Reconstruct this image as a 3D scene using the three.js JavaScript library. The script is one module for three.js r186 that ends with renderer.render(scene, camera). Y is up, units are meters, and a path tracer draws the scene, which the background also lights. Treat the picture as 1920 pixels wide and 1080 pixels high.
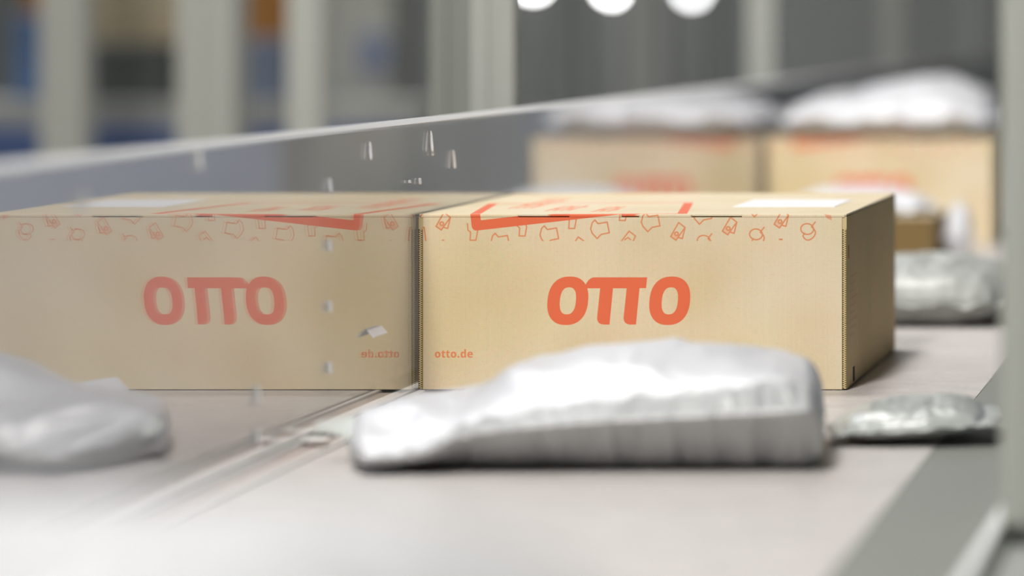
import * as THREE from 'three';
import { RoundedBoxGeometry } from 'three/addons/geometries/RoundedBoxGeometry.js';
import { ImprovedNoise } from 'three/addons/math/ImprovedNoise.js';
import { mergeGeometries, mergeVertices } from 'three/addons/utils/BufferGeometryUtils.js';
import { RectAreaLightUniformsLib } from 'three/addons/lights/RectAreaLightUniformsLib.js';

// ------------------------------------------------------------------ scene, camera, light, exposure
// metres; y = 0 is the top of the conveyor belt, x = 0 the face of the clear side guard, the belt runs away along -z
const scene = new THREE.Scene();
scene.background = new THREE.Color(0x050505);
const FL = 8000;                                               // focal length in pixels of the 1920 x 1080 frame
const camera = new THREE.PerspectiveCamera(2 * Math.atan(540 / FL) * 180 / Math.PI, 16 / 9, 0.05, 100);
camera.position.set(0.685, 0.2887, 0);
camera.lookAt(0.685, 0.2887, -10);
camera.setViewOffset(1920, 1080, -1440, 490, 1920, 1080);      // lens shift: the axis stays level and along the belt
camera.focus = 3.36;
camera.userData.fStop = 3.28;
scene.add(camera);
const renderer = new THREE.WebGLRenderer({ antialias: true });
renderer.toneMapping = THREE.LinearToneMapping;
renderer.toneMappingExposure = 1.0;
renderer.shadowMap.enabled = true;
RectAreaLightUniformsLib.init();

const BOX_Z = -3.387;
const KEY = { x: -0.05, y: 2.3, z: [-0.95, -4.35], w: 0.34, h: 1.3, power: [71, 47], color: 0xfffdfa };
const HALL = [[-2.6, -8.5], [-4.5, -9], [-4, -14], [-9, -9], [-9, -18], [-3, -22], [-1.6, -30], [-5.5, -36], [-10, -30]];
const HALL_POWER = 20;

// ------------------------------------------------------------------ helpers
let seedState = 7;
const rnd = () => { seedState = (seedState * 1664525 + 1013904223) >>> 0; return seedState / 4294967296; };
const reseed = (s) => { seedState = s >>> 0; };
const noise = new ImprovedNoise();
const used = new Map();
function numbered(name) {
  const n = used.get(name) ?? 0; used.set(name, n + 1);
  return n ? `${name}_${String(n).padStart(3, '0')}` : name;
}
function shade(m) { m.castShadow = true; m.receiveShadow = true; return m; }
function thing(name, label, category, pos = [0, 0, 0], group) {
  const o = new THREE.Group(); o.name = numbered(name); o.position.set(...pos);
  o.userData = { label, category }; if (group) o.userData.group = group;
  scene.add(o); return o;
}
function part(name, geometry, material, parent, pos, label) {
  const m = shade(new THREE.Mesh(geometry, material)); m.name = name;
  if (pos) m.position.set(...pos);
  if (label) m.userData.label = label;
  parent.add(m); return m;
}
function solo(name, geometry, material, label, category, pos, group) {
  const m = shade(new THREE.Mesh(geometry, material)); m.name = numbered(name);
  if (pos) m.position.set(...pos);
  m.userData = { label, category }; if (group) m.userData.group = group;
  scene.add(m); return m;
}
function struct(name, geometry, material, pos) {
  const m = shade(new THREE.Mesh(geometry, material)); m.name = name; m.position.set(...pos);
  m.userData.kind = 'structure'; scene.add(m); return m;
}
const box = (w, h, d) => new THREE.BoxGeometry(w, h, d);
const rbox = (w, h, d, r, s = 2) => new RoundedBoxGeometry(w, h, d, s, Math.min(r, w / 2.01, h / 2.01, d / 2.01));
function slab(x0, x1, y0, y1, z0, z1, r = 0) {                 // box between limits
  const g = r ? rbox(x1 - x0, y1 - y0, z1 - z0, r) : box(x1 - x0, y1 - y0, z1 - z0);
  g.translate((x0 + x1) / 2, (y0 + y1) / 2, (z0 + z1) / 2); return g;
}
const std = (color, roughness = 0.6, more = {}) => new THREE.MeshStandardMaterial({ color, roughness, ...more });
const lin = (r, g, b) => new THREE.Color().setRGB(r, g, b);
function canvasTexture(w, h, draw, color = true) {
  const c = document.createElement('canvas'); c.width = w; c.height = h;
  draw(c.getContext('2d'), w, h);
  const t = new THREE.CanvasTexture(c); if (color) t.colorSpace = THREE.SRGBColorSpace;
  t.wrapS = t.wrapT = THREE.RepeatWrapping; t.anisotropy = 8; return t;
}
function noiseTexture(size, fn) {                               // grey data texture
  const a = new Uint8Array(size * size * 4);
  for (let y = 0; y < size; y++) for (let x = 0; x < size; x++) {
    const v = Math.max(0, Math.min(255, fn(x / size, y / size) * 255)), i = (y * size + x) * 4;
    a[i] = a[i + 1] = a[i + 2] = v; a[i + 3] = 255;
  }
  const t = new THREE.DataTexture(a, size, size); t.magFilter = THREE.LinearFilter; t.minFilter = THREE.LinearMipmapLinearFilter;
  t.generateMipmaps = true; t.wrapS = t.wrapT = THREE.RepeatWrapping; t.needsUpdate = true; return t;
}
function planarUV(g, ax, ay, x0, y0, w, h) {                    // uv from two axes of the geometry's own space
  const p = g.attributes.position, uv = new Float32Array(p.count * 2);
  const get = (i, a) => (a === 'x' ? p.getX(i) : a === 'y' ? p.getY(i) : p.getZ(i));
  for (let i = 0; i < p.count; i++) { uv[2 * i] = (get(i, ax) - x0) / w; uv[2 * i + 1] = (get(i, ay) - y0) / h; }
  g.setAttribute('uv', new THREE.BufferAttribute(uv, 2)); return g;
}

// ------------------------------------------------------------------ materials
const KRAFT = '#dfd0b2', INK = '#e26a43', LINE = '#d98a5c';
function kraft(ctx, w, h, seed, base = KRAFT) {
  reseed(seed);
  ctx.fillStyle = base; ctx.fillRect(0, 0, w, h);
  for (let i = 0; i < 90; i++) {
    const x = rnd() * w, y = rnd() * h, r = (0.04 + rnd() * 0.14) * w, g = ctx.createRadialGradient(x, y, 0, x, y, r);
    const tone = ['226,190,150', '205,185,130', '225,208,160', '196,168,120'][i % 4];
    g.addColorStop(0, `rgba(${tone},0.16)`); g.addColorStop(1, `rgba(${tone},0)`);
    ctx.fillStyle = g; ctx.fillRect(x - r, y - r, 2 * r, 2 * r);
  }
  for (let i = 0; i < w * h / 260; i++) {
    ctx.fillStyle = rnd() < 0.5 ? `rgba(150,115,65,${0.05 + rnd() * 0.09})` : `rgba(246,228,190,${0.05 + rnd() * 0.1})`;
    ctx.fillRect(rnd() * w, rnd() * h, 2 + rnd() * 12, 1 + rnd() * 1.6);
  }
  for (let x = 0; x < w; x += 9) { ctx.fillStyle = `rgba(120,90,50,${rnd() * 0.035})`; ctx.fillRect(x, 0, 4, h); }   // faint flute lines
}
const W = 0.34, H = 0.1393, DEP = 0.43;                          // the printed carton
const PX = 2048 / W;                                            // texture pixels per metre
function path(ctx, pts, close) { ctx.beginPath(); pts.forEach(([x, y], i) => (i ? ctx.lineTo(x, y) : ctx.moveTo(x, y))); if (close) ctx.closePath(); }
function frameMark(ctx) {                                        // the tilted outlined frame that wraps over the front fold; units metres, y up from the fold
  ctx.save(); ctx.translate(0.0462, -0.0092); ctx.rotate(0.113);
  ctx.strokeStyle = INK; ctx.lineWidth = 0.0078; ctx.lineJoin = 'round';
  ctx.strokeRect(0, 0, 0.163, 0.21); ctx.restore();
}
function drawWord(ctx) {                                         // the big wordmark, in the units of the crop it was measured in
  ctx.fillStyle = INK;
  const O = (ox) => {
    ctx.beginPath();
    const loop = (cx, cy, rx, ry, sl, n, rev) => {
      for (let i = 0; i <= 72; i++) {
        const a = (rev ? -1 : 1) * i / 72 * Math.PI * 2, c = Math.cos(a), s = Math.sin(a);
        const yy = ry * Math.sign(s) * Math.abs(s) ** (2 / n), xx = rx * Math.sign(c) * Math.abs(c) ** (2 / n) - sl * yy;
        i ? ctx.lineTo(cx + xx + ox, cy + yy) : ctx.moveTo(cx + xx + ox, cy + yy);
      }
      ctx.closePath();
    };
    loop(373, 388, 229, 273, 0.085, 2.35, false); loop(374, 389, 90, 152, 0.09, 2.5, true);
    ctx.fill();
  };
  O(0); O(1147);
  for (const ox of [0, 298]) {
    ctx.beginPath();
    ctx.moveTo(575 + ox, 205); ctx.quadraticCurveTo(612 + ox, 126, 672 + ox, 124); ctx.lineTo(968 + ox, 124); ctx.lineTo(955 + ox, 246);
    ctx.lineTo(882 + ox, 246); ctx.lineTo(842 + ox, 656); ctx.lineTo(775 + ox, 656); ctx.quadraticCurveTo(700 + ox, 650, 703 + ox, 575);
    ctx.lineTo(737 + ox, 248); ctx.lineTo(590 + ox, 248); ctx.closePath(); ctx.fill();
  }
}
function doodles(ctx) {                                          // outline icons of the printed border, photograph pixels
  ctx.strokeStyle = LINE; ctx.lineWidth = 2.5; ctx.lineJoin = ctx.lineCap = 'round';
  const shape = (x, y, pts, close = true) => { path(ctx, pts.map(([a, b]) => [a + x, b + y]), close); ctx.stroke(); };
  const pack = (x, y) => {
    shape(x, y, [[-13, 10], [2, -16], [14, -7], [-3, 17]]); shape(x, y, [[14, -7], [9, 14], [2, 12]], false);
    ctx.fillStyle = 'rgba(226,120,80,0.25)'; path(ctx, [[x - 13, y + 10], [x - 6, y + 1], [x + 4, y + 6], [x - 3, y + 17]], true); ctx.fill();
    ctx.beginPath(); ctx.arc(x - 2, y + 5, 3.4, 0, 7); ctx.stroke();
  };
  const shirt = (x, y) => shape(x, y, [[-18, -2], [-15, -14], [-10, -19], [-4, -12], [13, -15], [17, 5], [2, 8], [-6, 16], [-15, 6]]);
  const boot = (x, y) => { shape(x, y, [[-9, -16], [-8, -4], [-3, 0], [-4, 15], [7, 15], [10, -2], [5, -16]], false); };
  const tent = (x, y) => { shape(x, y, [[-14, 18], [2, -3], [14, 6], [9, 18]], false); shape(x, y, [[-6, 13], [0, 9], [5, 13]], false); };
  const knot = (x, y) => {
    ctx.beginPath(); ctx.ellipse(x - 3, y - 5, 12, 10, 0.1, 0, 7); ctx.stroke();
    ctx.beginPath(); ctx.moveTo(x + 12, y - 18); ctx.lineTo(x + 5, y - 9); ctx.quadraticCurveTo(x + 18, y, x + 8, y + 11); ctx.quadraticCurveTo(x - 4, y + 22, x - 11, y + 8); ctx.lineTo(x - 8, y + 3); ctx.stroke();
  };
  pack(828, 415); pack(1268, 434); pack(1365, 424); pack(1462, 411);
  shirt(1123, 432); shirt(1218, 419); shirt(1028, 443); shirt(1315, 405); shirt(936, 457); shirt(1418, 391);
  boot(883, 436); boot(975, 428); boot(1068, 414); boot(1163, 399);
  tent(1175, 437); tent(1080, 448); knot(1418, 445); knot(1514, 435); knot(1320, 457); knot(1612, 425);
  shape(789, 440, [[-2, -13], [4, -13], [7, 14]], false); shape(783, 400, [[0, 10], [8, 0]], false);
  ctx.fillStyle = 'rgba(226,110,70,0.45)'; path(ctx, [[1543, 402], [1556, 404], [1557, 414], [1548, 410]], true); ctx.fill();
  ctx.fillStyle = LINE; ctx.fillRect(826, 450, 5, 2); ctx.fillRect(1458, 448, 7, 3);
}
const SC = 2048 / 803;                                          // photograph pixels of the front face to texture pixels
const frontMap = canvasTexture(2048, 840, (ctx, w, h) => {
  kraft(ctx, w, h, 11);
  ctx.save(); ctx.scale(SC, SC); ctx.translate(-782, -402);
  ctx.save(); ctx.beginPath(); ctx.rect(760, 380, 900, 72.5); ctx.clip(); doodles(ctx); ctx.restore();
  ctx.translate(1000, 500); ctx.scale(1 / 6, 1 / 6); drawWord(ctx); ctx.restore();
  ctx.save(); ctx.scale(SC, SC); ctx.translate(-782, -402);
  ctx.fillStyle = '#dd7f50'; ctx.font = 'bold 20px sans-serif'; ctx.textBaseline = 'alphabetic';
  const tw = ctx.measureText('otto.de').width; ctx.translate(812, 671); ctx.scale(73 / tw, 1); ctx.fillText('otto.de', 0, 0); ctx.restore();
  ctx.save(); ctx.scale(PX, -PX); frameMark(ctx); ctx.restore();
});
const lidMap = canvasTexture(2048, 2048, (ctx, w, h) => {        // the lid, fold at the bottom of the canvas
  kraft(ctx, w, h, 23, '#ddcfb2');
  ctx.save(); ctx.translate(0, h); ctx.scale(PX, -PX * h / (PX * DEP)); ctx.scale(1, 1);
  frameMark(ctx);
  ctx.fillStyle = 'rgba(226,120,80,0.75)';
  for (const [x, y, n] of [[0.052, 0.10, 4], [0.09, 0.055, 4], [0.13, 0.04, 3]]) for (let k = 0; k < n; k++) {   // lettering inside the frame, too blurred to read
    const l = x < 0.06 ? 0.2 : 0.1; ctx.fillRect(x + k * 0.0056, y + k * 0.002, 0.0026, l); ctx.fillRect(x + k * 0.0056, y + l * (0.3 + (k % 2) * 0.4), 0.0052, 0.022);
  }
  ctx.restore();
});
const sideMap = canvasTexture(1024, 332, (ctx, w, h) => {
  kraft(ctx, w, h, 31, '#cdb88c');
  ctx.fillStyle = '#c7553a'; ctx.fillRect(30, 60, 16, 26);
  ctx.fillStyle = 'rgba(190,90,60,0.16)'; for (let k = 0; k < 9; k++) ctx.fillRect(60, 120 + k * 14, 150 - (k % 3) * 34, 4);
});
const fluteMap = canvasTexture(32, 1024, (ctx, w, h) => {        // cut edge of corrugated board
  ctx.fillStyle = '#33260f'; ctx.fillRect(0, 0, w, h);
  ctx.fillStyle = '#8d7748'; ctx.fillRect(w - 5, 0, 5, h);
  ctx.strokeStyle = '#dcc690'; ctx.lineWidth = 4.5; ctx.beginPath();
  for (let i = 0; i <= h; i += 2) { const x = w / 2 + Math.sin(i / h * Math.PI * 2 * 80) * 10; i ? ctx.lineTo(x, i) : ctx.moveTo(x, i); }
  ctx.stroke();
});
const kraftMap = canvasTexture(512, 512, (ctx, w, h) => kraft(ctx, w, h, 47));
const M = {
  front: std(0xffffff, 0.78, { map: frontMap }), lid: std(0xffffff, 0.6, { map: lidMap }), side: std(0xffffff, 0.85, { map: sideMap }),
  flute: std(0xffffff, 0.9, { map: fluteMap }), kraft: std(0xffffff, 0.8, { map: kraftMap }), brownCarton: std(0x8c7c58, 0.8, { map: kraftMap }),
  dark: std(0x0c0b0a, 0.9),
  label: std(0xf4f3f6, 0.45),
};
const wrinkleMap = noiseTexture(256, (x, y) => { let v = 0.5; for (let k = 0; k < 4; k++) { const f = 2 ** k * 5; v += (0.5 - Math.abs(noise.noise(x * f, y * f, k * 7.3))) * 0.22 / (k + 1); } return v - 0.1; });
const film = (color, roughness = 0.34) => new THREE.MeshPhysicalMaterial({ color, roughness, clearcoat: 0.25, clearcoatRoughness: 0.3 });
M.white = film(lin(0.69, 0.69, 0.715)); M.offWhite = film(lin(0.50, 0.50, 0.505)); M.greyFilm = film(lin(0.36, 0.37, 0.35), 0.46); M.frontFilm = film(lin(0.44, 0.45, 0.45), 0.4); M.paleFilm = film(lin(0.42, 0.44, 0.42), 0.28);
M.clearFilm = new THREE.MeshPhysicalMaterial({ color: lin(0.86, 0.89, 0.86), roughness: 0.7, transmission: 0.45, thickness: 0, side: THREE.DoubleSide });
const beltNoise = noiseTexture(512, (x, y) => 0.86 + 0.1 * noise.noise(x * 90, y * 90, 1) + 0.09 * noise.noise(x * 14, y * 14, 4) + 0.06 * noise.noise(x * 230, y * 230, 9));
M.belt = std(lin(0.67, 0.625, 0.60), 0.42, { map: beltNoise, bumpMap: beltNoise, bumpScale: 0.0004 });
M.flange = std(lin(0.22, 0.23, 0.205), 0.5);
M.post = std(lin(0.45, 0.46, 0.42), 0.5); M.postDark = std(lin(0.25, 0.26, 0.23), 0.55);
M.steel = std(lin(0.72, 0.70, 0.68), 0.4); M.rust = std(lin(0.62, 0.54, 0.51), 0.42, { metalness: 0.2 });
M.trim = std(lin(0.88, 0.88, 0.88), 0.35);
M.glass = new THREE.MeshPhysicalMaterial({ color: 0xffffff, roughness: 0, transmission: 1, thickness: 0, ior: 1.9 });
M.greyDark = std(lin(0.14, 0.15, 0.14), 0.6); M.greyMid = std(lin(0.3, 0.31, 0.29), 0.6); M.greyPale = std(lin(0.5, 0.5, 0.45), 0.6);
M.blue = std(lin(0.10, 0.16, 0.36), 0.5); M.slate = std(lin(0.24, 0.28, 0.38), 0.5); M.orange = std(lin(0.5, 0.22, 0.05), 0.6);
M.concrete = std(lin(0.3, 0.3, 0.285), 0.6); M.wallDark = std(lin(0.14, 0.15, 0.17), 0.85); M.wall = std(lin(0.62, 0.63, 0.58), 0.85);

// ------------------------------------------------------------------ the hall
struct('floor', box(26, 0.2, 52), M.concrete, [-3.5, -0.9, -17.5]);
struct('ceiling', box(26, 0.2, 52), M.wall, [-3.5, 5.3, -17.5]);
struct('wall_left', box(0.2, 6, 52), M.wall, [-16.6, 2.2, -17.5]);
struct('wall_right', box(0.2, 6, 52), M.wallDark, [9.6, 2.2, -17.5]);
struct('wall_back', box(26.4, 6, 0.2), M.wall, [-3.5, 2.2, -43.6]);
struct('wall_front', box(26.4, 6, 0.2), M.wall, [-3.5, 2.2, 8.6]);
for (const [x, z] of HALL) {                                      // hall luminaires
  const t = thing('ceiling_light', 'long white light panel under the hall ceiling', 'lamp', [x, 5.2, z], 'light panels under the hall ceiling');
  part('housing', rbox(2.5, 0.1, 0.6, 0.02), M.greyPale, t, [0, -0.05, 0]);
  part('diffuser', box(2.4, 0.012, 0.5), std(0xffffff, 0.5, { emissive: 0xffffff, emissiveIntensity: 3 }), t, [0, -0.106, 0]);
  const l = new THREE.RectAreaLight(0xf3f6ff, HALL_POWER, 2.4, 0.5); l.position.set(x, 5.2 - 0.118, z); l.rotation.x = -Math.PI / 2; scene.add(l);
}
for (const [k, z] of KEY.z.entries()) {                            // the work lights over the belt
  const t = thing('work_light', ['long white work light hung above the nearer stretch of the conveyor', 'long white work light hung above the farther stretch of the conveyor'][k], 'lamp', [KEY.x, KEY.y, z]);
  t.lookAt(0.14, 0, z - 2.2);                                     // +z of the group faces the belt
  part('housing', rbox(KEY.w + 0.06, KEY.h + 0.06, 0.08, 0.015), M.greyPale, t, [0, 0, -0.045]);
  part('diffuser', box(KEY.w, KEY.h, 0.01), std(0xffffff, 0.5, { emissive: KEY.color, emissiveIntensity: 4 }), t, [0, 0, 0]);
  const l = new THREE.RectAreaLight(KEY.color, KEY.power[k], KEY.w, KEY.h);
  t.updateMatrixWorld(); const d = new THREE.Vector3(); t.getWorldDirection(d);
  l.position.copy(t.position).addScaledVector(d, 0.012); l.lookAt(t.position.clone().add(d)); scene.add(l);
}

// ------------------------------------------------------------------ the conveyor
{
  const t = thing('conveyor', 'wide pale grey belt conveyor carrying the printed cartons and mailing bags', 'conveyor', [0.24, 0, -8]);
  const L = 18, o = (g) => { g.translate(-0.24, 0, 8); return g; };
  const belt = slab(0.037, 0.448, -0.006, 0, -17, 1, 0.0006);
  part('belt', o(planarUV(belt, 'x', 'z', 0, 0, 0.4, 0.4)), M.belt, t);
  part('slider_bed', o(slab(-0.03, 0.6, -0.03, -0.0065, -17, 1)), M.greyMid, t);
  part('edge_channel', o(mergeGeometries([slab(0.001, 0.031, -0.006, -0.002, -17, 1, 0.001)])), M.rust, t, undefined, 'pinkish brown channel beside the belt');
  part('edge_lip', o(slab(0.029, 0.0335, -0.006, 0.0003, -17, 1, 0.001)), M.steel, t);
  part('panel_shoe', o(mergeGeometries([slab(0.0004, 0.006, -0.004, 0.0002, -17, 1, 0.001), slab(-0.012, -0.0016, -0.004, 0.0012, -17, 1, 0.001)])), M.shoe ??= std(lin(0.85, 0.85, 0.84), 0.45), t);
  part('side_flange', o(slab(0.4481, 0.53, -0.012, -0.0002, -17, 1, 0.001)), M.flange, t, undefined, 'grey green painted flange');
  part('flange_lip', o(slab(0.519, 0.527, -0.0004, 0.007, -17, 1, 0.002)), M.trim, t, undefined, 'bright lip along the flange');
  part('side_frame', o(slab(0.5, 0.53, -0.2, -0.012, -17, 1)), M.flange, t); part('side_frame', o(slab(-0.03, 0, -0.2, -0.03, -17, 1)), M.flange, t);
  for (const z of [0.5, -3, -6.5, -10, -13.5, -16.8]) for (const x of [0.01, 0.5]) part('leg', o(slab(x - 0.02, x + 0.02, -0.8, -0.2, z - 0.02, z + 0.02)), M.flange, t);
}

// ------------------------------------------------------------------ the clear side guard with its glossy face
{
  const t = thing('clear_side_guard', 'tall clear acrylic guard mirroring the printed carton, along the left edge of the belt', 'panel', [0, 0.001, -7]);
  const Y = 0.2133, z0 = -14, z1 = -0.9, o = (g) => { g.translate(0, 0, 7); return g; };
  part('pane', o(slab(-0.0012, 0, 0, Y - 0.003, z0, z1)), M.glass, t);
  part('top_edge', o(edgeStrip()), M.trim, t, undefined, 'bright polished top edge');
  function edgeStrip() { const s = new THREE.Shape(); s.moveTo(-0.0036, Y - 0.003); s.lineTo(0.0012, Y - 0.003); s.lineTo(0.0012, Y - 0.0022); s.lineTo(-0.0026, Y + 0.0018); s.lineTo(-0.0036, Y + 0.0018); s.closePath(); const g = new THREE.ExtrudeGeometry(s, { depth: z1 - z0, bevelEnabled: false }); g.translate(0, 0, z0); return g; }
  // drips and glue marks on its face: [z, y, height, width]
  for (const [z, y, h, w] of [[-3.07, 0.1735, 0.012, 0.004], [-3.07, 0.130, 0.010, 0.004], [-3.07, 0.0862, 0.010, 0.004], [-3.07, 0.0422, 0.010, 0.004],
    [-3.205, 0.1945, 0.016, 0.003], [-3.436, 0.1955, 0.02, 0.0028], [-3.44, 0.187, 0.008, 0.005], [-3.53, 0.178, 0.018, 0.0024], [-3.39, 0.165, 0.006, 0.005], [-3.35, 0.166, 0.003, 0.004],
    [-2.855, 0.041, 0.016, 0.007], [-2.855, 0.013, 0.014, 0.007], [-2.70, 0.2035, 0.016, 0.008], [-2.44, 0.187, 0.014, 0.01]]) {
    const g = new THREE.CapsuleGeometry(0.5, 1.2, 4, 10); g.scale(0.0028, h / 2.5, w * 0.95); g.rotateZ(0.1); g.translate(0.0016, y, z + 7);
    part('glue_mark', g, M.clearGlue ??= new THREE.MeshPhysicalMaterial({ color: lin(0.95, 0.96, 0.96), roughness: 0.3, clearcoat: 1 }), t);
  }
  const tag = rbox(0.001, 0.0075, 0.05, 0.0004); tag.rotateZ(0.7); 
  part('sticker', tag, M.label, t, [0.0034, 0.0575, -3.222 + 7], 'small white sticker');
}

// ------------------------------------------------------------------ cartons
function carton(label, [x, z], w, printed, group) {
  const t = thing('cardboard_carton', label, 'box', [x, 0.0006, z]);
  const T = 0.0035, top = H, sx = w / W;
  // front panel, map spans the whole face
  const f = slab(T, w - T, 0, top - 0.0026, -T, 0, 0.0006); planarUV(f, 'x', 'y', 0, 0, w, top); part('front_panel', f, M.front, t);
  const b = slab(T, w - T, 0, top - 0.0026, -DEP, -DEP + T); part('back_panel', planarUV(b, 'x', 'y', 0, 0, 0.3, 0.3), M.kraft, t);
  for (const [a, c] of [[0, T], [w - T, w]]) {
    const s = slab(a, c, 0.0004, top - 0.002, -DEP + 0.002, -0.0006, 0.0004); const m = planarUV(s, 'z', 'y', 0, 0, -DEP, top); const p = part('side_panel', m, M.side, t);
    part('corrugated_edge', planarUV(slab(a + 0.0002, c - 0.0002, 0.0008, top - 0.012, -0.0008, 0.0004), 'x', 'y', a, 0, c - a, top), M.flute, p);
  }
  part('bottom_panel', slab(T, w - T, 0, 0.003, -DEP + T, -T), M.kraft, t);
  const lid = slab(0.0002, w - 0.0002, top - 0.0018, top, -DEP, -0.0012, 0.0006); const lp = part('lid', planarUV(lid, 'x', 'z', 0, 0, w, -DEP), M.lid, t);
  // front fold of the lid, with three slits where the tuck tabs go in
  const cuts = [0, 0.0795, 0.1195, 0.1615, 0.175, 0.217, 0.2565, W].map((c) => c * sx);
  for (let k = 0; k < cuts.length - 1; k += 2) {
    const a = cuts[k] + (k ? 0 : 0.001), c = cuts[k + 1] - (k === 6 ? 0.001 : 0), g = slab(a, c, top - 0.0032, top + 0.0001, -0.004, 0.0004, 0.0015);
    part('fold', planarUV(g, 'x', 'y', 0, 0, w, top), M.front, lp);
  }
  return t;
}
const main = carton('sharp kraft carton with orange wordmark standing against the clear guard, mid belt', [0.001, BOX_Z], W, true);
part('notch', slab(0.3395, 0.3402, 0.002, 0.014, -0.062, -0.05), M.dark, main);
{
  const g = rbox(0.084, 0.0006, 0.14, 0.0003); part('shipping_label', g, M.label, main, [0.275, H + 0.0003, -0.2], 'white paper shipping label');
}
carton('blurred printed kraft carton farther down the belt, with a white bag on its lid', [0.002, -5.66], 0.305, true);
{ // small brown carton between the two
  const t = thing('small_carton', 'small plain brown carton behind the right end of the sharp printed carton', 'box', [0.1, 0.0006, -5.1]);
  const w = 0.172, h = 0.0625, d = 0.2;
  part('front_panel', planarUV(slab(0, w, 0, h - 0.002, -0.003, 0, 0.0006), 'x', 'y', 0, 0, 0.3, 0.3), M.brownCarton, t);
  part('back_panel', slab(0, w, 0, h - 0.002, -d, -d + 0.003), M.brownCarton, t);
  part('side_panel', slab(0, 0.003, 0, h - 0.002, -d + 0.003, -0.003), M.brownCarton, t); part('side_panel', slab(w - 0.003, w, 0, h - 0.002, -d + 0.003, -0.003), M.brownCarton, t);
  part('lid', planarUV(slab(0, w, h - 0.002, h, -d, 0, 0.0006), 'x', 'z', 0, 0, 0.3, 0.3), M.kraft, t); part('bottom_panel', slab(0.003, w - 0.003, 0, 0.002, -d + 0.003, -0.003), M.brownCarton, t);
}

// ------------------------------------------------------------------ mailing bags
function ridged(x, y, z) { return 1 - Math.abs(noise.noise(x, y, z)) * 2; }
function mailer({ w, d, h, seam = 0.3, wr = 0.004, seed = 1, bulge = (a, b) => 1, flange = 0.01, px = 2.6 }) {
  const N = 72, pos = [], idx = [], ring = (a, b) => {               // square grid to a rounded outline
    const k = 1 - 0.10 * (a * a * b * b); return [a * k, b * k];
  };
  const outline = (a, b) => 1 + 0.025 * noise.noise(a * 2.1 + seed, b * 2.1, seed);
  const sheet = (sign) => {
    const base = pos.length / 3;
    for (let j = 0; j <= N; j++) for (let i = 0; i <= N; i++) {
      const a = i / N * 2 - 1, b = j / N * 2 - 1, [ra, rb] = ring(a, b), o = outline(a, b);
      const dome = Math.pow(Math.max(0, (1 - Math.abs(a) ** px) * (1 - Math.abs(b) ** px)), 0.5);
      const n = (ridged(a * 2.3 + seed, b * 2.3, seed * 3.1) - 0.4) + 0.5 * (ridged(a * 5.2, b * 5.2 + seed, seed) - 0.4);
      const edge = (1 - Math.min(1, dome * 1.4)) * noise.noise(a * 6, b * 6, seed * 2) * wr * 0.8;
      const y = sign > 0 ? h * seam + edge + dome * (h * (1 - seam) * bulge(a, b) + wr * n) : Math.max(0, h * seam * (1 - Math.min(1, dome * 1.25)) + edge * (1 - Math.min(1, dome * 2)));
      pos.push(ra * o * w / 2, y, rb * o * d / 2);
    }
    for (let j = 0; j < N; j++) for (let i = 0; i < N; i++) {
      const p = base + j * (N + 1) + i, q = p + N + 1;
      if (sign > 0) idx.push(p, q, p + 1, p + 1, q, q + 1); else idx.push(p, p + 1, q, p + 1, q + 1, q);
    }
  };
  sheet(1); sheet(-1);
  const g = new THREE.BufferGeometry(); g.setAttribute('position', new THREE.Float32BufferAttribute(pos, 3)); g.setIndex(idx);
  const body = mergeVertices(g, 1e-5); body.computeVertexNormals();
  // welded rim, a thin strip round the outline
  const fp = [], fi = [], per = []; const S = 48;
  for (let i = 0; i < S; i++) per.push([i / S * 2 - 1, -1]); for (let i = 0; i < S; i++) per.push([1, i / S * 2 - 1]);
  for (let i = 0; i < S; i++) per.push([1 - i / S * 2, 1]); for (let i = 0; i < S; i++) per.push([-1, 1 - i / S * 2]);
  per.forEach(([a, b], i) => {
    const [ra, rb] = ring(a, b), o = outline(a, b), y = h * seam + noise.noise(a * 6, b * 6, seed * 2) * wr * 0.8, k = 1 + 2 * flange / w, kk = 1 + 2 * flange / d;
    const lift = noise.noise(a * 4 + 5, b * 4, seed) * wr * 1.2;
    for (const e of [0.0006, -0.0006]) { fp.push(ra * o * w / 2 * 0.985, y + e, rb * o * d / 2 * 0.985); fp.push(ra * o * w / 2 * k, Math.max(0.0008, y + lift) + e, rb * o * d / 2 * kk); }
    const p = i * 4, q = ((i + 1) % per.length) * 4;
    fi.push(p, q, p + 1, p + 1, q, q + 1, p + 2, p + 3, q + 2, p + 3, q + 3, q + 2, p + 1, q + 1, p + 3, p + 3, q + 1, q + 3);
  });
  const f = new THREE.BufferGeometry(); f.setAttribute('position', new THREE.Float32BufferAttribute(fp, 3)); f.setIndex(fi); f.computeVertexNormals();
  return { body, flange: f };
}
function addMailer(label, pos, turn, opts, material, group) {
  const t = thing('mailing_bag', label, 'bag', pos, group); t.rotation.y = turn;
  const g = mailer(opts); part('pouch', g.body, material, t); part('sealed_edge', g.flange, material, t);
  return t;
}
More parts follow.
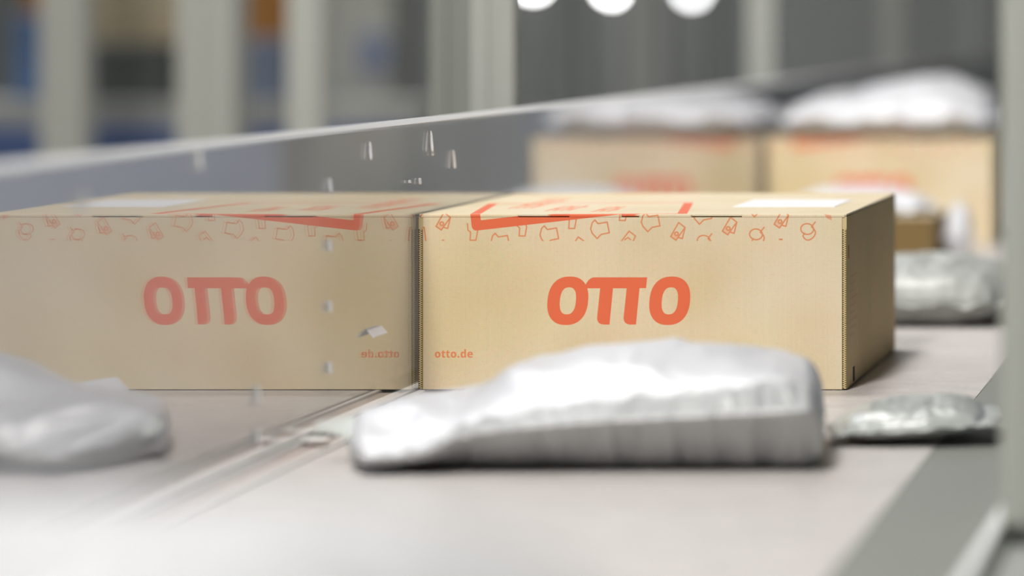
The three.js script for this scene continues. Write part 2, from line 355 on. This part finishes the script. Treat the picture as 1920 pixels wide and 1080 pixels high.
// the big white bag in front: rings along x, each a closed curve in (depth, height)
{
  const t = thing('mailing_bag', 'large white plastic mailing bag lying in front of the sharp printed carton', 'bag', [0.23, 0.0004, -2.88]);
  const lerp = (tab, u) => { for (let i = 1; i < tab.length; i++) if (u <= tab[i][0]) { const k = (u - tab[i - 1][0]) / (tab[i][0] - tab[i - 1][0]); return tab[i - 1][1] + (tab[i][1] - tab[i - 1][1]) * Math.max(0, k); } return tab[tab.length - 1][1]; };
  const sm = (tab, u) => (lerp(tab, u - 0.012) + 2 * lerp(tab, u) + lerp(tab, u + 0.012)) / 4;
  const peak = [[0.05, 0.029], [0.075, 0.0335], [0.105, 0.0375], [0.14, 0.042], [0.17, 0.0585], [0.21, 0.068], [0.25, 0.0735], [0.3, 0.0725], [0.345, 0.0675], [0.375, 0.058], [0.39, 0.052]];
  const ridge = [[0.07, 0.012], [0.13, 0.0145], [0.15, 0.0215], [0.165, 0.033], [0.20, 0.0385], [0.25, 0.047], [0.33, 0.055], [0.37, 0.062], [0.39, 0.05]];
  const seam = [[0.07, 0.010], [0.13, 0.0125], [0.155, 0.0265], [0.2, 0.031], [0.24, 0.0345], [0.39, 0.0425]];
  const NX = 150, NR = 96, pos = [], idx = [], split = [];
  for (let i = 0; i <= NX; i++) {
    const s = i / NX, X = 0.062 + s * (0.378 - 0.062), XF = X + 0.026 - 0.013 * s, P = sm(peak, X), R = Math.min(sm(ridge, XF), P * 0.93), S = Math.min(sm(seam, XF), R * 0.86);
    const pts = [[-0.10, 0.004], [-0.02, 0], [0.07, 0], [0.093, 0.0015], [0.117, S * 0.45], [0.140, S - 0.0035], [0.1435, S], [0.139, S + 0.0035], [0.133, R - 0.005], [0.125, R], [0.09, R + (P - R) * 0.55], [0.03, P], [-0.05, P * 0.98], [-0.11, P * 0.75], [-0.135, P * 0.4]].map(([z, y]) => new THREE.Vector3(0, y, z));
    const c = new THREE.CatmullRomCurve3(pts, true, 'centripetal'), ring = c.getPoints(NR);
    const e = Math.min(s / 0.04, (1 - s) / 0.04, 1), k = Math.pow(1 - (1 - e) ** 2, s < 0.5 ? 0.45 : 0.4);   // rounded ends
    for (let j = 0; j < NR; j++) {
      let { y, z } = ring[j]; const cy = P * 0.42, cz = 0.01;
      z = cz + (z - cz) * (0.35 + 0.65 * k); y = cy + (y - cy) * k;
      const up = Math.max(0, Math.min(1, (y - R) / 0.012)), low = z > 0.06 && y < R ? 1 : 0;
      const crease = (ridged(X * 16, z * 10, 2.2) - 0.5) * 0.005 + (ridged(X * 34, z * 26, 5.1) - 0.5) * 0.0016;
      y += up * crease; z += low * ((ridged(X * 75, y * 14, 3.3) - 0.5) * 0.0058 + (ridged(X * 170, y * 22, 8.3) - 0.5) * 0.002);
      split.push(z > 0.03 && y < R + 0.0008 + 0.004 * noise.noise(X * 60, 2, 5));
      pos.push(X - 0.23 + (0.24 * Math.sqrt((z - 0.02) ** 2 + 0.0004) - 0.004) * (1 - s) ** 2 + 0.105 * z * s + 0.002 * noise.noise(y * 30, z * 30, s < 0.5 ? 1 : 2) * (1 - e), Math.max(0, y), z);
    }
  }
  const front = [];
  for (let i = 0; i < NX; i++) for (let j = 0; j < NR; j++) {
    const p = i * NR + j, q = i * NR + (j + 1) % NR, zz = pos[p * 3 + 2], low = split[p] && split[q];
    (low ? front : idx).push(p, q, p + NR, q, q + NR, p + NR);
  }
  for (const i of [0, NX]) { const c = pos.length / 3; let sy = 0, sz = 0; for (let j = 0; j < NR; j++) { sy += pos[(i * NR + j) * 3 + 1]; sz += pos[(i * NR + j) * 3 + 2]; } pos.push(pos[i * NR * 3], sy / NR, sz / NR); for (let j = 0; j < NR; j++) { const p = i * NR + j, q = i * NR + (j + 1) % NR; i ? idx.push(p, q, c) : idx.push(q, p, c); } }
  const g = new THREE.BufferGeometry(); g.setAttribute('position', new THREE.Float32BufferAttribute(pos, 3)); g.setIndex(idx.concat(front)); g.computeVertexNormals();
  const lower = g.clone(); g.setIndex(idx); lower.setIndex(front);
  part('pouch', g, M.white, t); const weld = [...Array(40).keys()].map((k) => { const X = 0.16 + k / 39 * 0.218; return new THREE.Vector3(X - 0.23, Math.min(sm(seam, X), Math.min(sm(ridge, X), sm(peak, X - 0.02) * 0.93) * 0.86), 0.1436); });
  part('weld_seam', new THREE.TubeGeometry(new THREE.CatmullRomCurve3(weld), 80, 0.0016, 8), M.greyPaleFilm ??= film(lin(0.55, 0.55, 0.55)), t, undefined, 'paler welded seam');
  part('lower_front', lower, M.frontFilm, t, undefined, 'grey wrinkled lower front');  // front of the same pouch, coloured grey below the wavy ridge line
  // sealed end flaps on its left end
  const flap = (pts, mat, name, label) => {
    const top = pts.map((p) => new THREE.Vector3(...p)), v = [], ii = [];
    for (const e of [0.0005, -0.0005]) top.forEach((p) => v.push(p.x - 0.23, p.y + e, p.z + 2.88));
    const n = top.length / 2;
    for (let k = 0; k < n - 1; k++) { const a = 2 * k; ii.push(a, a + 1, a + 2, a + 1, a + 3, a + 2); const b = a + 2 * n; ii.push(b, b + 2, b + 1, b + 1, b + 2, b + 3); }
    const loop = [...Array(n).keys()].map((k) => 2 * k).concat([...Array(n).keys()].reverse().map((k) => 2 * k + 1));
    loop.forEach((a, k) => { const b = loop[(k + 1) % loop.length]; ii.push(a, b, a + 2 * n, b, b + 2 * n, a + 2 * n); });
    const q = new THREE.BufferGeometry(); q.setAttribute('position', new THREE.Float32BufferAttribute(v, 3)); q.setIndex(ii); q.computeVertexNormals();
    part(name, q, mat, t, undefined, label);
  };
  flap([[0.225, 0.028, -2.985], [0.215, 0.013, -2.985], [0.21, 0.0265, -3.05], [0.20, 0.012, -3.05], [0.194, 0.0275, -3.12], [0.182, 0.0125, -3.12], [0.181, 0.027, -3.18], [0.168, 0.0125, -3.18]], M.white, 'sealed_edge');
  flap([[0.10, 0.030, -2.88], [0.10, 0.010, -2.85], [0.082, 0.0295, -2.87], [0.080, 0.011, -2.84], [0.064, 0.0285, -2.84], [0.063, 0.017, -2.825], [0.049, 0.0268, -2.812], [0.0495, 0.0235, -2.809]], M.clearFilm, 'clear_corner', 'see-through plastic corner');
}
addMailer('flat pale grey mailing bag with raised tip, right of the big white bag', [0.4285, 0.0045, -3.0], 0.05, { w: 0.1, d: 0.14, h: 0.021, seam: 0.35, wr: 0.0025, seed: 4, px: 4 }, M.paleFilm).rotation.z = 0.06;
addMailer('crumpled grey mailing bag on the belt right behind the sharp printed carton', [0.335, 0.0005, -4.22], -0.1, { w: 0.19, d: 0.26, h: 0.06, seam: 0.35, wr: 0.005, seed: 9, px: 3.4 }, M.greyFilm);
addMailer('white mailing bag lying on the small plain brown carton', [0.175, 0.0632, -5.2], 0.1, { w: 0.165, d: 0.15, h: 0.028, seam: 0.25, wr: 0.005, seed: 14 }, M.white);
addMailer('puffed white mailing bag lying on the lid of the blurred carton', [0.158, H + 0.0008, -5.88], 0.0, { w: 0.29, d: 0.38, h: 0.078, seam: 0.3, wr: 0.009, seed: 21, bulge: (a, b) => 0.62 + 0.42 * Math.max(0, Math.min(1, a * 1.2 + 0.45)) }, M.white);
{
  const t = thing('mailing_bag', 'small bunched white bag drooping beside the small plain brown carton', 'bag', [0.292, 0.0005, -5.22]);
  const g = mailer({ w: 0.03, d: 0.08, h: 0.07, seam: 0.45, wr: 0.006, seed: 33, px: 2.4, flange: 0.003 }); part('pouch', g.body, M.white, t); part('sealed_edge', g.flange, M.white, t);
}
solo('side_plate', planarUV(slab(-0.001, 0.001, 0, 0.215, -7, 7, 0.0008), 'z', 'y', 0, 0, 0.4, 0.4), std(lin(0.66, 0.68, 0.74), 0.55), 'blue grey metal plate standing behind the clear guard', 'panel', [-0.075, -0.012, -8]);
addMailer('very blurred white mailing bag close by at the bottom left of the picture', [0.30, 0.0005, -1.2], 0.06, { w: 0.43, d: 0.34, h: 0.142, seam: 0.4, wr: 0.012, seed: 41, px: 4 }, M.offWhite);
// two white pieces standing in for bright lamp highlights by the foot of the guard
for (const [x, z, w, d, a] of [[0.0145, -2.965, 0.018, 0.032, 0.1], [0.0105, -3.03, 0.018, 0.036, -0.1]]) {
  const g = new THREE.PlaneGeometry(w, d, 8, 8); g.rotateX(-Math.PI / 2); const p = g.attributes.position;
  for (let i = 0; i < p.count; i++) p.setY(i, 0.001 + 12 * p.getX(i) ** 2 + 0.0005 * noise.noise(p.getX(i) * 200, p.getZ(i) * 80, a));
  g.computeVertexNormals(); g.rotateY(a);
  solo('added_glint', g, M.glint ??= std(0xffffff, 0.3, { side: THREE.DoubleSide }), x > 0.012 ? 'scrap of white added as a lamp highlight beside the foot of the guard, nearer one' : 'scrap of white added as a lamp highlight touching the foot of the guard, farther one', 'glint', [x, 0.001, z], 'lamp highlights built as white pieces in the edge channel');
}

// ------------------------------------------------------------------ posts
function postGeometry(w, h) {
  const s = new THREE.Shape(), r = w / 2, g = w * 0.1, q = w * 0.12;
  const side = [[-r, -r], [-g, -r], [-g, -r + q], [g, -r + q], [g, -r], [r, -r]];
  const pts = []; for (let k = 0; k < 4; k++) for (const [x, y] of side.slice(0, 5)) { const a = k * Math.PI / 2, c = Math.cos(a), n = Math.sin(a); pts.push([x * c - y * n, x * n + y * c]); }
  pts.forEach(([x, y], i) => (i ? s.lineTo(x, y) : s.moveTo(x, y)));
  const e = new THREE.ExtrudeGeometry(s, { depth: h, bevelEnabled: false }); e.rotateX(-Math.PI / 2); return e;
}
function post(x, z, w, material, label, group, top = 2.2) {
  const t = thing('support_post', label, 'post', [x, -0.8, z], group);
  part('profile', postGeometry(w, top + 0.8), material, t, [0, 0.01, 0]); part('foot_plate', rbox(w * 2.2, 0.012, w * 2.2, 0.003), material, t, [0, 0.006, 0]);
}
[4.3, 6.51, 8.7, 10.9, 13.1].forEach((d, k) => post(-0.105, -d, 0.043, M.post, ['nearest pale post right of the darker post, behind the clear guard', 'second pale post along the clear guard, right of the lamps', 'third pale post along the clear guard', 'fourth pale post along the clear guard', 'farthest pale post along the clear guard'][k], 'pale posts along the clear guard'));
post(-0.205, -4.6, 0.045, M.postDark, 'darker grey post just left of the nearest pale post');
post(-1.39, -7.3, 0.072, M.greyPale, 'leftmost blurred grey post'); post(-1.065, -7, 0.095, M.greyPale, 'thick blurred grey post, second from the left'); post(-0.82, -6.6, 0.05, M.greyPale, 'thin blurred grey post, third from the left');
post(-2.05, -16.4, 0.11, M.greyMid, 'far grey post below the left pair of lamps'); post(-1.70, -16, 0.17, M.greyPale, 'far wide grey post between the lamps'); post(-1.36, -15.6, 0.1, M.greyMid, 'far grey post right of the lamps');
// the post beside the camera, on the flange
{
  const t = thing('guide_post', 'blurred grey green post close by at the right edge of the picture', 'post', [0.566, 0.001, -2.45]);
  part('profile', rbox(0.08, 1.6, 0.06, 0.008), M.postNear ??= std(lin(0.36, 0.37, 0.33), 0.5), t, [0, 0.8, 0]);
}

// ------------------------------------------------------------------ things beyond the guard
{ // neighbouring conveyor
  const t = thing('conveyor', 'dark grey neighbouring conveyor beyond the clear guard', 'conveyor', [-0.49, -0.03, -8]);
  part('belt', slab(-0.18, 0.18, -0.006, 0, -9, 9, 0.002), M.greyPale, t); part('slider_bed', slab(-0.2, 0.2, -0.03, -0.0065, -9, 9), M.greyDark, t);
  part('side_frame', slab(0.185, 0.22, -0.2, 0.012, -9, 9, 0.003), M.flange, t); part('side_frame', slab(-0.22, -0.185, -0.2, 0.012, -9, 9, 0.003), M.flange, t);
  for (const z of [8, 4, 0, -4, -8.5]) for (const x of [-0.2, 0.2]) part('leg', slab(x - 0.02, x + 0.02, -0.77, -0.2, z - 0.02, z + 0.02), M.flange, t);
}
{ // blue sorting machine
  const t = thing('sorting_machine', 'long blue sorting machine with grey rail, blurred at the left', 'machine', [-1.75, -0.8, -9.1]);
  part('body', rbox(1.3, 0.87, 0.5, 0.01), M.blue, t, [0, 0.44, 0], 'blue body'); part('rail', rbox(1.3, 0.055, 0.46, 0.006), M.greyPale, t, [0, 0.905, 0]);
  part('drive_box', rbox(0.2, 0.12, 0.3, 0.008), M.greyDark, t, [0.0, 0.993, 0.02], 'dark drive box'); part('drive_box', rbox(0.11, 0.13, 0.3, 0.008), M.slate, t, [0.3, 0.998, 0.02], 'blue grey drive box');
}
solo('plain_carton', planarUV(rbox(0.2, 0.2, 0.3, 0.004), 'x', 'y', 0, 0, 0.3, 0.3), M.kraft, 'blurred beige carton on the dark drive box of the blue machine', 'box', [-1.74, 0.354, -9.15]);
solo('plain_carton', planarUV(rbox(0.1, 0.12, 0.2, 0.004), 'x', 'y', 0, 0, 0.3, 0.3), M.orange, 'blurred orange brown carton on the blue grey drive box', 'box', [-1.45, 0.3245, -9.1]);
{
  const t = thing('plastic_tote', 'blurred blue plastic tote at the left edge, on the blue machine', 'crate', [-1.95, 0.1345, -9.1]);
  part('shell', rbox(0.08, 0.16, 0.2, 0.008), M.blueTote ??= std(lin(0.13, 0.22, 0.42), 0.5), t, [0, 0.08, 0]); part('rim', rbox(0.09, 0.02, 0.21, 0.006), M.blueTote, t, [0, 0.165, 0]);
  solo('plain_carton', rbox(0.06, 0.09, 0.12, 0.004), M.orange, 'small orange carton in the blue plastic tote', 'box', [-1.945, 0.357, -9.1]);
}
{ // pale sack pile frame
  const t = thing('machine_cabinet', 'blurred pale grey machine cabinet left of the darker post', 'cabinet', [-1.355, -0.8, -9.6]);
  part('body', rbox(0.16, 1.25, 0.3, 0.03), M.greyPale, t, [0, 0.63, 0]); part('screen', rbox(0.075, 0.09, 0.01, 0.006), M.slate, t, [0.035, 1.03, 0.152], 'blue grey screen'); part('plinth', rbox(0.2, 0.86, 0.34, 0.01), M.greyMid, t, [0, 0.435, 0.0]);
}
{ // blue grey containers on the right, seen mirrored in the guard
  for (const [z, l, m, lab] of [[-6.2, 1.6, M.slatePale ??= std(lin(0.52, 0.58, 0.70), 0.5), 'blue grey roll container right of the belt, nearer one'], [-8.6, 1.4, M.post, 'grey roll container right of the belt, between the two blue ones'], [-11, 1.8, M.slatePale, 'blue grey roll container right of the belt, farther one']]) {
    const t = thing('roll_container', lab, 'container', [1.25, -0.8, z]);
    part('body', rbox(0.6, 1.15, l, 0.02), m, t, [0, 0.68, 0]); for (const [a, b] of [[1, 1], [1, -1], [-1, 1], [-1, -1]]) { const w = new THREE.CylinderGeometry(0.05, 0.05, 0.04, 16); w.rotateZ(Math.PI / 2); part('caster', w, M.greyDark, t, [a * 0.25, 0.05, b * l * 0.4]); }
  }
}
// small round lamps far behind
for (const [x, y, lab] of [[-6.23, 0.59, 'leftmost round white lamp at the top'], [-5.95, 0.60, 'round white lamp second from the left at the top'], [-5.50, 0.545, 'bright round white lamp at the top, third from the left'], [-4.76, 0.52, 'faint round white lamp at the top right of the others']]) {
  const D = 40;
  const t = thing('signal_lamp', lab, 'lamp', [x * D / 40, y + 0.12, -D + 0.5], 'round lamps far behind');
  part('globe', new THREE.SphereGeometry(0.06, 20, 14), std(0xffffff, 0.4, { emissive: 0xffffff, emissiveIntensity: lab.startsWith('faint') ? 14 : 30 }), t); part('stem', new THREE.CylinderGeometry(0.02, 0.03, 1.2, 10), M.greyDark, t, [0, -0.66, 0]);
  const l = new THREE.PointLight(0xffffff, 0.4, 0, 2); l.position.copy(t.position); l.castShadow = true; scene.add(l);
}

renderer.render(scene, camera);
